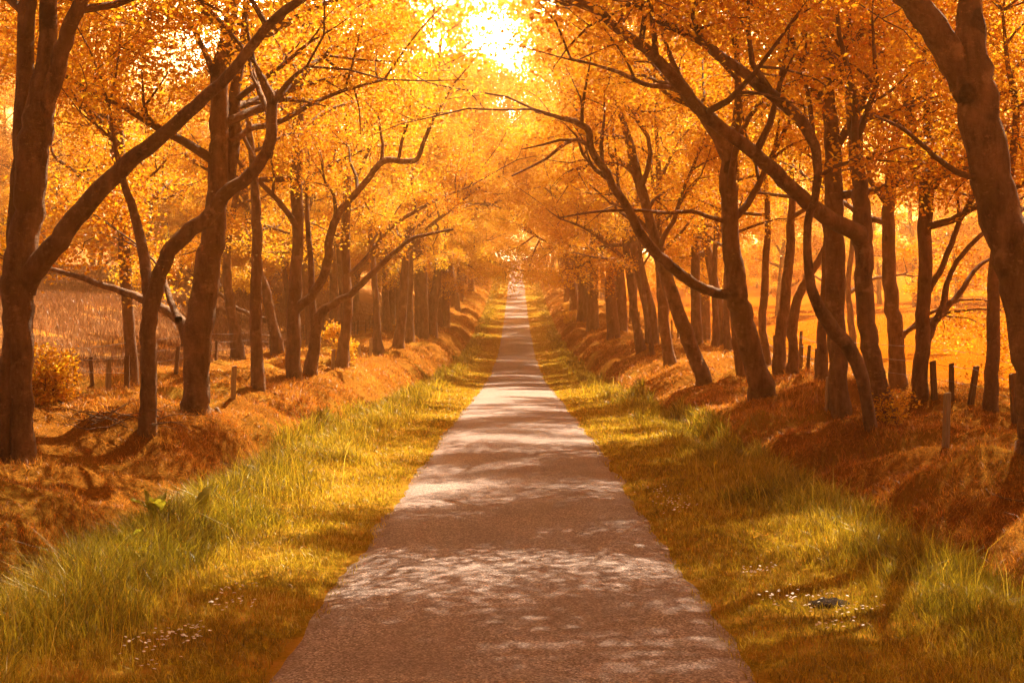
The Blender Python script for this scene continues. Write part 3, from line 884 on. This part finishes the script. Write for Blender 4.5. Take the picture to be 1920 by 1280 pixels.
for nm, sel, mt in (("verge_grass", ~green, 'grass'), ("tussock_grass", green, 'greengrass')):
    V, q, t3 = blade_parts(xx[sel], yy[sel], h[sel] * (1.12 if nm == "tussock_grass" else 1.0), wd[sel], rg, 0.42, (-0.05, 0.0))
    blades_obj(nm, V, q, t3, M[mt])
print("verge blades", len(xx))
# wiry seed stems standing above the long grass
n = 4500
yy = sample_y(n, 6, 70, 12, 1.6, rg)
xx = (1.9 + 1.5 * rg.random(n)) * np.where(rg.random(n) < 0.6, -1, 1)
ok = visible(xx, yy) & (vnoise(xx / 0.8, yy / 0.8, 45) > 0.02)
xx, yy = xx[ok], yy[ok]
V, q, t3 = blade_parts(xx, yy, rg.uniform(0.28, 0.58, len(xx)), np.maximum(0.004, 0.0045 * yy / 10), rg, 0.3, (-0.05, 0))
blades_obj("seed_stems", V, q, t3, M['grass'])
# banks: flopped dry grass and moss
n = 520000
yy = sample_y(n, 9, 230, 16, 1.7, rg)
ax = 3.0 + 7.0 * rg.random(n) ** 1.5
xx = ax * np.where(rg.random(n) < 0.5, -1, 1)
pat = vnoise(xx / 1.1, yy / 1.1, 51) + 0.5
ok = visible(xx, yy, 1.0) & (rg.random(n) < 0.25 + 0.9 * pat)
xx, yy, pat = xx[ok], yy[ok], pat[ok]
tus = sstep(0.1, 0.32, vnoise(xx / 0.42, yy / 0.42, 52)) * sstep(-0.05, 0.2, vnoise(xx / 2.3, yy / 2.3, 53))
h = 0.03 + 0.10 * rg.random(len(xx)) * (0.3 + pat) + 0.20 * tus * rg.random(len(xx))
wd = np.maximum(0.004, 0.0052 * (yy / 14.0)) * rg.uniform(0.7, 1.5, len(xx))
V, q, t3 = blade_parts(xx, yy, h, wd, rg, 0.75, (0.0, -0.25))
blades_obj("bank_grass", V, q, t3, M['drygrass'])
print("bank blades", len(xx))
# heath on the left beyond the fence, pasture on the right
n = 190000
yy = rg.uniform(26, 120, n); xx = -rg.uniform(9.5, 50, n)
ok = visible(xx, yy, 1.0)
xx, yy = xx[ok], yy[ok]
h = 0.14 + 0.28 * rg.random(len(xx)) * (0.6 + vnoise(xx / 3, yy / 3, 61))
V, q, t3 = blade_parts(xx, yy, h, 0.014 * (yy / 30) * rg.uniform(0.7, 1.4, len(xx)), rg, 0.3)
blades_obj("heath_grass", V, q, t3, M['heath'])
n = 16000
yy = 22 + 90 * rg.random(n) ** 1.4; xx = rg.uniform(8.5, 48, n)
ok = visible(xx, yy, 1.0)
xx, yy = xx[ok], yy[ok]
V, q, t3 = blade_parts(xx, yy, 0.05 + 0.12 * rg.random(len(xx)), 0.012 * (yy / 28) * rg.uniform(0.7, 1.4, len(xx)), rg, 0.4)
blades_obj("pasture_grass", V, q, t3, M['drygrass'])

# ------------------------------------------------------------------ fences and stakes
def box_post(w_, d_, h_, rg, taper=0.0, bev=0.006):
    """squared post with chamfered edges, a slightly sloping weathered top, foot below the ground"""
    zs = [-0.14, 0.0, h_ * 0.5, h_ - 0.012, h_]
    ring = []
    for i, z in enumerate(zs):
        s = 1 - taper * z / h_ - (0.12 if i == 4 else 0)
        a, b, c = w_ / 2 * s, d_ / 2 * s, bev
        j = rg.normal(size=2) * 0.002
        pts = [(-a + c, -b), (a - c, -b), (a, -b + c), (a, b - c), (a - c, b), (-a + c, b), (-a, b - c), (-a, -b + c)]
        ring += [(x + j[0], y + j[1], z + (0.25 * x if i >= 3 else 0)) for x, y in pts]
    k = 8
    Fq = [(r * k + i, r * k + (i + 1) % k, (r + 1) * k + (i + 1) % k, (r + 1) * k + i) for r in range(4) for i in range(k)]
    V = np.array(ring)
    cap = np.arange(4 * k, 5 * k)[None, :]
    return [(V, np.array(Fq), 0, False), (V[4 * k:], np.arange(k)[None, :], 0, False)]

def fence(name, label, spots, far, side):
    """spots: photo points (u, v_foot, v_top); then regular posts along the line far up the field edge"""
    rg = np.random.default_rng(71 + side)
    P = []
    for (u, v0, v1) in spots:
        D = ground_depth(u, v0)
        p = pix(u, v0, D); P.append((p[0], p[1], p[2], (v0 - v1) * D / F_PX))
    y = max(p[1] for p in P) + 3.2
    while y < far:
        x = side * (9.3 if side < 0 else 8.6) + rg.normal() * 0.15
        P.append((x, y, hgt(x, y), rg.uniform(0.85, 1.05))); y += rg.uniform(2.6, 3.3)
    P.sort(key=lambda p: p[1])
    root = empty(name, P[0][:3]); b = np.array(P[0][:3])
    tag(root, label, "fence")
    tops = []
    for (x, y, z, h_) in P[:95]:
        h_ = float(np.clip(h_, 0.6, 1.15))
        pr = box_post(0.085, 0.075, h_, rg, 0.05)
        o = link("post", mesh_from("post", pr, [M['post']]), root, (x - b[0], y - b[1], z - b[2]))
        o.rotation_euler = (rg.normal() * 0.05, rg.normal() * 0.06, rg.uniform(-0.3, 0.3))
        tops.append((x - b[0], y - b[1], z - b[2], h_))
    for fr in (0.35, 0.62, 0.9):
        pts = []
        for i in range(len(tops) - 1):
            a, c = np.array(tops[i]), np.array(tops[i + 1])
            for f in (0, 0.5):
                q = a * (1 - f) + c * f
                pts.append((q[0], q[1] - 0.045, q[2] + 0.9 * fr - (0.02 if f else 0)))
        wv = Wood(); wv.add(np.array(pts), np.full(len(pts), 0.004), 4)
        link("wire", mesh_from("wire", wv.parts(0), [M['wire']]), root)
    return root

fence("field_fence", "dark post and wire fence along the heath behind the left-hand beeches",
      [(142,722,680),(173,720,676),(237,735,680),(330,700,660),(405,674,645),(447,670,640),(508,664,640)], 190, -1)
fence("field_fence", "dark post and wire fence along the orange pasture behind the right-hand beeches",
      [(1903,790,700),(1820,757,698),(1784,752,696),(1752,747,690),(1529,700,665),(1514,694,660),(1501,690,656)], 190, 1)

for (u, v0, v1, wpx, lab) in [
        (1773, 838, 736, 11, "pale square stake on the right bank, below the three fence posts"),
        (1552, 768, 706, 9, "pale stake standing at the foot of the tall pale beech"),
        (437, 742, 686, 9, "pale stake in the turf between the stoutest left beech and the broken-topped one"),
        (202, 733, 671, 10, "pale stake in front of the heath fence, left of the slim forking beech"),
        (122, 745, 700, 9, "low pale stake beside the bright sapling at the left edge"),
        (624, 692, 655, 6, "pale stake close to the small glittering bush"),
        (694, 668, 634, 5, "upright pale stake at the foot of the slender left-bank beech"),
        (677, 676, 640, 5, "tilted pale stake at the foot of the slender left-bank beech")]:
    D = ground_depth(u, v0); p = pix(u, v0, D)
    o = link("wooden_stake", mesh_from("wooden_stake", box_post(wpx * D / F_PX, wpx * D / F_PX, (v0 - v1) * D / F_PX, rg), [M['palepost']]), None, p)
    o.rotation_euler = (0, 0.04 if "tilted" not in lab else -0.16, 0.3)
    tag(o, lab, "stake")

# ------------------------------------------------------------------ bushes, plants and small things
def bush(u, v, hpx, wpx, label, seed, leaf=0.075, n=70, depth=None, name="sapling_bush"):
    D = depth or ground_depth(u, v)
    b = pix(u, v, D); b[2] = hgt(b[0], b[1])
    rgb = np.random.default_rng(seed)
    H, Wd = hpx * D / F_PX, wpx * D / F_PX
    root = empty(name, b); tag(root, label, "bush")
    st = Wood(); cr = Crown(rgb, leaf, 26, (0.22, 0.07))
    for j in range(6):
        a = rgb.uniform(0, 6.28)
        P = wander((0, 0, -0.1), (math.cos(a) * Wd * 0.45 / H, math.sin(a) * Wd * 0.45 / H, 1), H * rgb.uniform(0.7, 1.0), 6, rgb, 0.12, 0.0)
        st.add(P, np.linspace(0.016, 0.004, len(P)), 5)
        for k in range(n // 12):
            i = int(rgb.integers(1, len(P)))
            cr.branch(P[i], side_dir((P[i] - P[i - 1]) / np.linalg.norm(P[i] - P[i - 1]), rgb, R(rgb.uniform(50, 85)), 0.1),
                      Wd * rgb.uniform(0.18, 0.42), 0.006, 0)
    link("stem", mesh_from("stem", st.parts(0), [M['twig']]), root)
    link("foliage", mesh_from("foliage", cr.parts(), [M['leaf'], M['twig']]), root)
    return root
bush(85, 762, 110, 90, "bright orange beech sapling behind the twin-footed beech at the left edge", 301)
bush(642, 680, 75, 40, "small glittering pale-leaved bush on the left bank between two beeches", 302, 0.09, 50)
bush(1665, 790, 70, 60, "scrubby dark seedling at the foot of the big-limbed right-hand beech", 303, 0.05, 30)
bush(1068, 605, 30, 30, "small leafy shrub beside the verge far up the right side", 304, 0.10, 40)

# dead twigs heaped at the foot of the S-shaped beech
D = ground_depth(246, 806); b = pix(246, 806, D); b[2] = hgt(b[0], b[1])
wv = Wood(); rgb = np.random.default_rng(311)
for j in range(24):
    p = np.array([rgb.uniform(-0.5, 0.35), rgb.uniform(-0.25, 0.25), rgb.uniform(0.0, 0.2)])
    a = rgb.uniform(-0.6, 0.6) + (math.pi if rgb.random() < 0.5 else 0)
    P = wander(p, (math.cos(a), math.sin(a), rgb.uniform(-0.1, 0.35)), rgb.uniform(0.3, 0.7), 5, rgb, 0.18, 0.0)
    wv.add(P, np.linspace(0.008, 0.002, len(P)), 4)
tag(link("brushwood", mesh_from("brushwood", wv.parts(0), [M['twig']]), None, b), "heap of thin dead twigs at the foot of the S-stemmed beech", "twigs")

def root_obj(pts_px, r_px, label, name="exposed_root"):
    P = []
    e = [pix(u, v, ground_depth(u, v)) for (u, v) in (pts_px[0], pts_px[-1])]
    for f in np.linspace(0, 1, len(r_px)):
        p = e[0] * (1 - f) + e[1] * f
        P.append([p[0] + 0.06 * math.sin(f * 7), p[1], hgt(p[0], p[1]) + 0.012])
    P = np.array(P); b = P[0].copy()
    D = b[1]
    Q = catmull(np.column_stack([P - b, np.array(r_px) * D / F_PX]), 5)
    wv = Wood(); wv.add(Q[:, :3], Q[:, 3], 7, 0.15, 3)
    tag(link(name, mesh_from(name, wv.parts(0), [M['bark']]), None, b), label, "root" if "root" in name else "branch")
root_obj([(385,768),(400,772),(418,774),(436,776)], [6, 5, 3.5, 2.5, 1.0], "pale root running over the turf from the stoutest left beech")
root_obj([(1800,905),(1840,915),(1880,935),(1925,945)], [0.8, 1.4, 1.8, 1.9, 1.6], "pale dead stick lying across the lip of the right bank", "fallen_stick")
root_obj([(110,748),(140,752),(158,770)], [2.5, 2.5, 1.5], "thin dead stick on the ground beside the low pale stake", "fallen_stick")

# mole hill on the right verge
D = ground_depth(1555, 1135); b = pix(1555, 1135, D)
a_, r2 = np.meshgrid(np.linspace(0, 2 * np.pi, 28, endpoint=False), np.linspace(0, 1, 9))
hx, hy = 0.15 * r2 * np.cos(a_), 0.10 * r2 * np.sin(a_)
hz = 0.03 * (1 - r2 ** 2) + 0.05 * vnoise(hx * 22 + 5, hy * 22, 91) * (1 - r2) + 0.02 * vnoise(hx * 60, hy * 60 + 3, 92) - 0.015 * (r2 > 0.95)
idx = np.arange(hx.size).reshape(hx.shape); jdx = np.roll(idx, -1, 1)
fq = np.stack([idx[:-1], jdx[:-1], jdx[1:], idx[1:]], -1).reshape(-1, 4)
tag(link("molehill", mesh_from("molehill", [(np.stack([hx, hy, hz], -1).reshape(-1, 3), fq, 0)], [M['soil']]), None, (b[0], b[1], hgt(b[0], b[1]) + 0.01)),
    "low dark mound of bare soil among daisies on the right verge", "molehill")

# broad-leaved dock plants in the left verge
def dock(u, v, label, seed, L=0.22, n=6):
    D = ground_depth(u, v); b = pix(u, v, D); b[2] = hgt(b[0], b[1])
    rgb = np.random.default_rng(seed)
    root = empty("dock_plant", b); tag(root, label, "plant")
    for j in range(n):
        a = rgb.uniform(0, 6.28); ln = L * rgb.uniform(0.7, 1.2); wv_ = ln * rgb.uniform(0.24, 0.34)
        s = np.linspace(0, 1, 9)
        prof = np.sin(np.pi * np.clip(s, 0, 1) ** 0.8) * (1 - 0.25 * s) + 0.02
        el0 = rgb.uniform(0.9, 1.4)
        el = el0 - s * rgb.uniform(0.4, 1.1)
        rr = np.concatenate([[0], np.cumsum(np.cos(el[:-1]) * ln / 8)]); zz = 0.12 * rgb.uniform(0.8, 1.6) + np.concatenate([[0], np.cumsum(np.sin(el[:-1]) * ln / 8)])
        Vv = []
        for i in range(9):
            c = np.array([rr[i] * math.cos(a), rr[i] * math.sin(a), zz[i]]); sd_ = np.array([-math.sin(a), math.cos(a), 0]) * wv_ * prof[i]
            rip = 0.012 * math.sin(i * 2.1 + seed)
            Vv += [c - sd_ + (0, 0, 0.02 + rip), c, c + sd_ + (0, 0, 0.02 - rip)]
        Fv = [(i * 3 + k, i * 3 + k + 1, i * 3 + k + 4, i * 3 + k + 3) for i in range(8) for k in range(2)]
        o = link("leaf", mesh_from("leaf", [(np.array(Vv), np.array(Fv), 0)], [M['dock']]), root)
        ws = Wood(); ws.add(np.array([[0, 0, -0.03], [rr[0] * math.cos(a) * 0.5, 0, zz[0] * 0.5], Vv[1]]), np.array([0.006, 0.005, 0.004]), 5)
        link("stalk", mesh_from("stalk", ws.parts(0), [M['dock']]), root)
dock(290, 1010, "broad-leaved dock with torn yellow-green leaves in the left verge", 401, 0.24, 7)
dock(375, 985, "dock with a single upright sunlit leaf in the left verge", 402, 0.22, 3)
dock(235, 1055, "small dock low in the dark grass of the left verge", 403, 0.16, 4)

# daisies
rgb = np.random.default_rng(9)
parts = []
for (u, v, su, sv, n) in [(1275,952,26,10,46),(1225,932,14,4,14),(1425,1085,18,5,20),(1490,1138,36,9,26),(1600,1157,22,7,22),(1512,1152,30,12,12),(1548,1190,26,5,16),
                          (445,1122,20,6,16),(420,1153,26,6,20),(300,1222,44,12,36),(335,1205,22,6,18),(365,1197,10,4,8),(280,1270,14,4,6)]:
    for j in range(n):
        uu, vv = u + rgb.normal() * su, v + rgb.normal() * sv
        D = ground_depth(uu, vv, 5, 25); p = pix(uu, vv, D); p[2] = hgt(p[0], p[1]) + rgb.uniform(0.05, 0.09)
        tl = rgb.normal(size=2) * 0.25
        k = 10; an = np.arange(k) * 2 * np.pi / k
        rr = np.where(np.arange(k) % 2, 0.011, 0.007) * rgb.uniform(0.8, 1.2)
        Vv = np.column_stack([rr * np.cos(an), rr * np.sin(an), rr * (np.cos(an) * tl[0] + np.sin(an) * tl[1])])
        Vv = np.vstack([Vv, [[0, 0, 0.003]]]) + p
        Fv = np.column_stack([np.arange(k), np.roll(np.arange(k), -1), np.full(k, k)])
        parts.append((Vv, Fv, 0))
o = link("daisies", mesh_from("daisies", parts, [M['petal']]))
tag(o, kind='stuff')

# ------------------------------------------------------------------ haze
if HAZE_DENSITY > 0:
    m, t = new_mat('haze_air')
    pv = node(t, "ShaderNodeVolumePrincipled", ins={'Color': (1.0, 0.54, 0.19, 1), 'Density': HAZE_DENSITY, 'Anisotropy': 0.84})
    om = node(t, "ShaderNodeOutputMaterial")
    t.links.new(pv.outputs[0], om.inputs['Volume'])
    x0, x1, y0, y1, z0, z1 = -640, 640, -70, 740, -8, 62
    Vb = np.array([(x, y, z) for z in (z0, z1) for y in (y0, y1) for x in (x0, x1)], dtype=float)
    Fb = np.array([(0, 2, 3, 1), (4, 5, 7, 6), (0, 1, 5, 4), (2, 6, 7, 3), (0, 4, 6, 2), (1, 3, 7, 5)])
    hz_ = link("haze", mesh_from("haze", [(Vb, Fb, 0, False)], [m]))
    tag(hz_, kind='stuff')
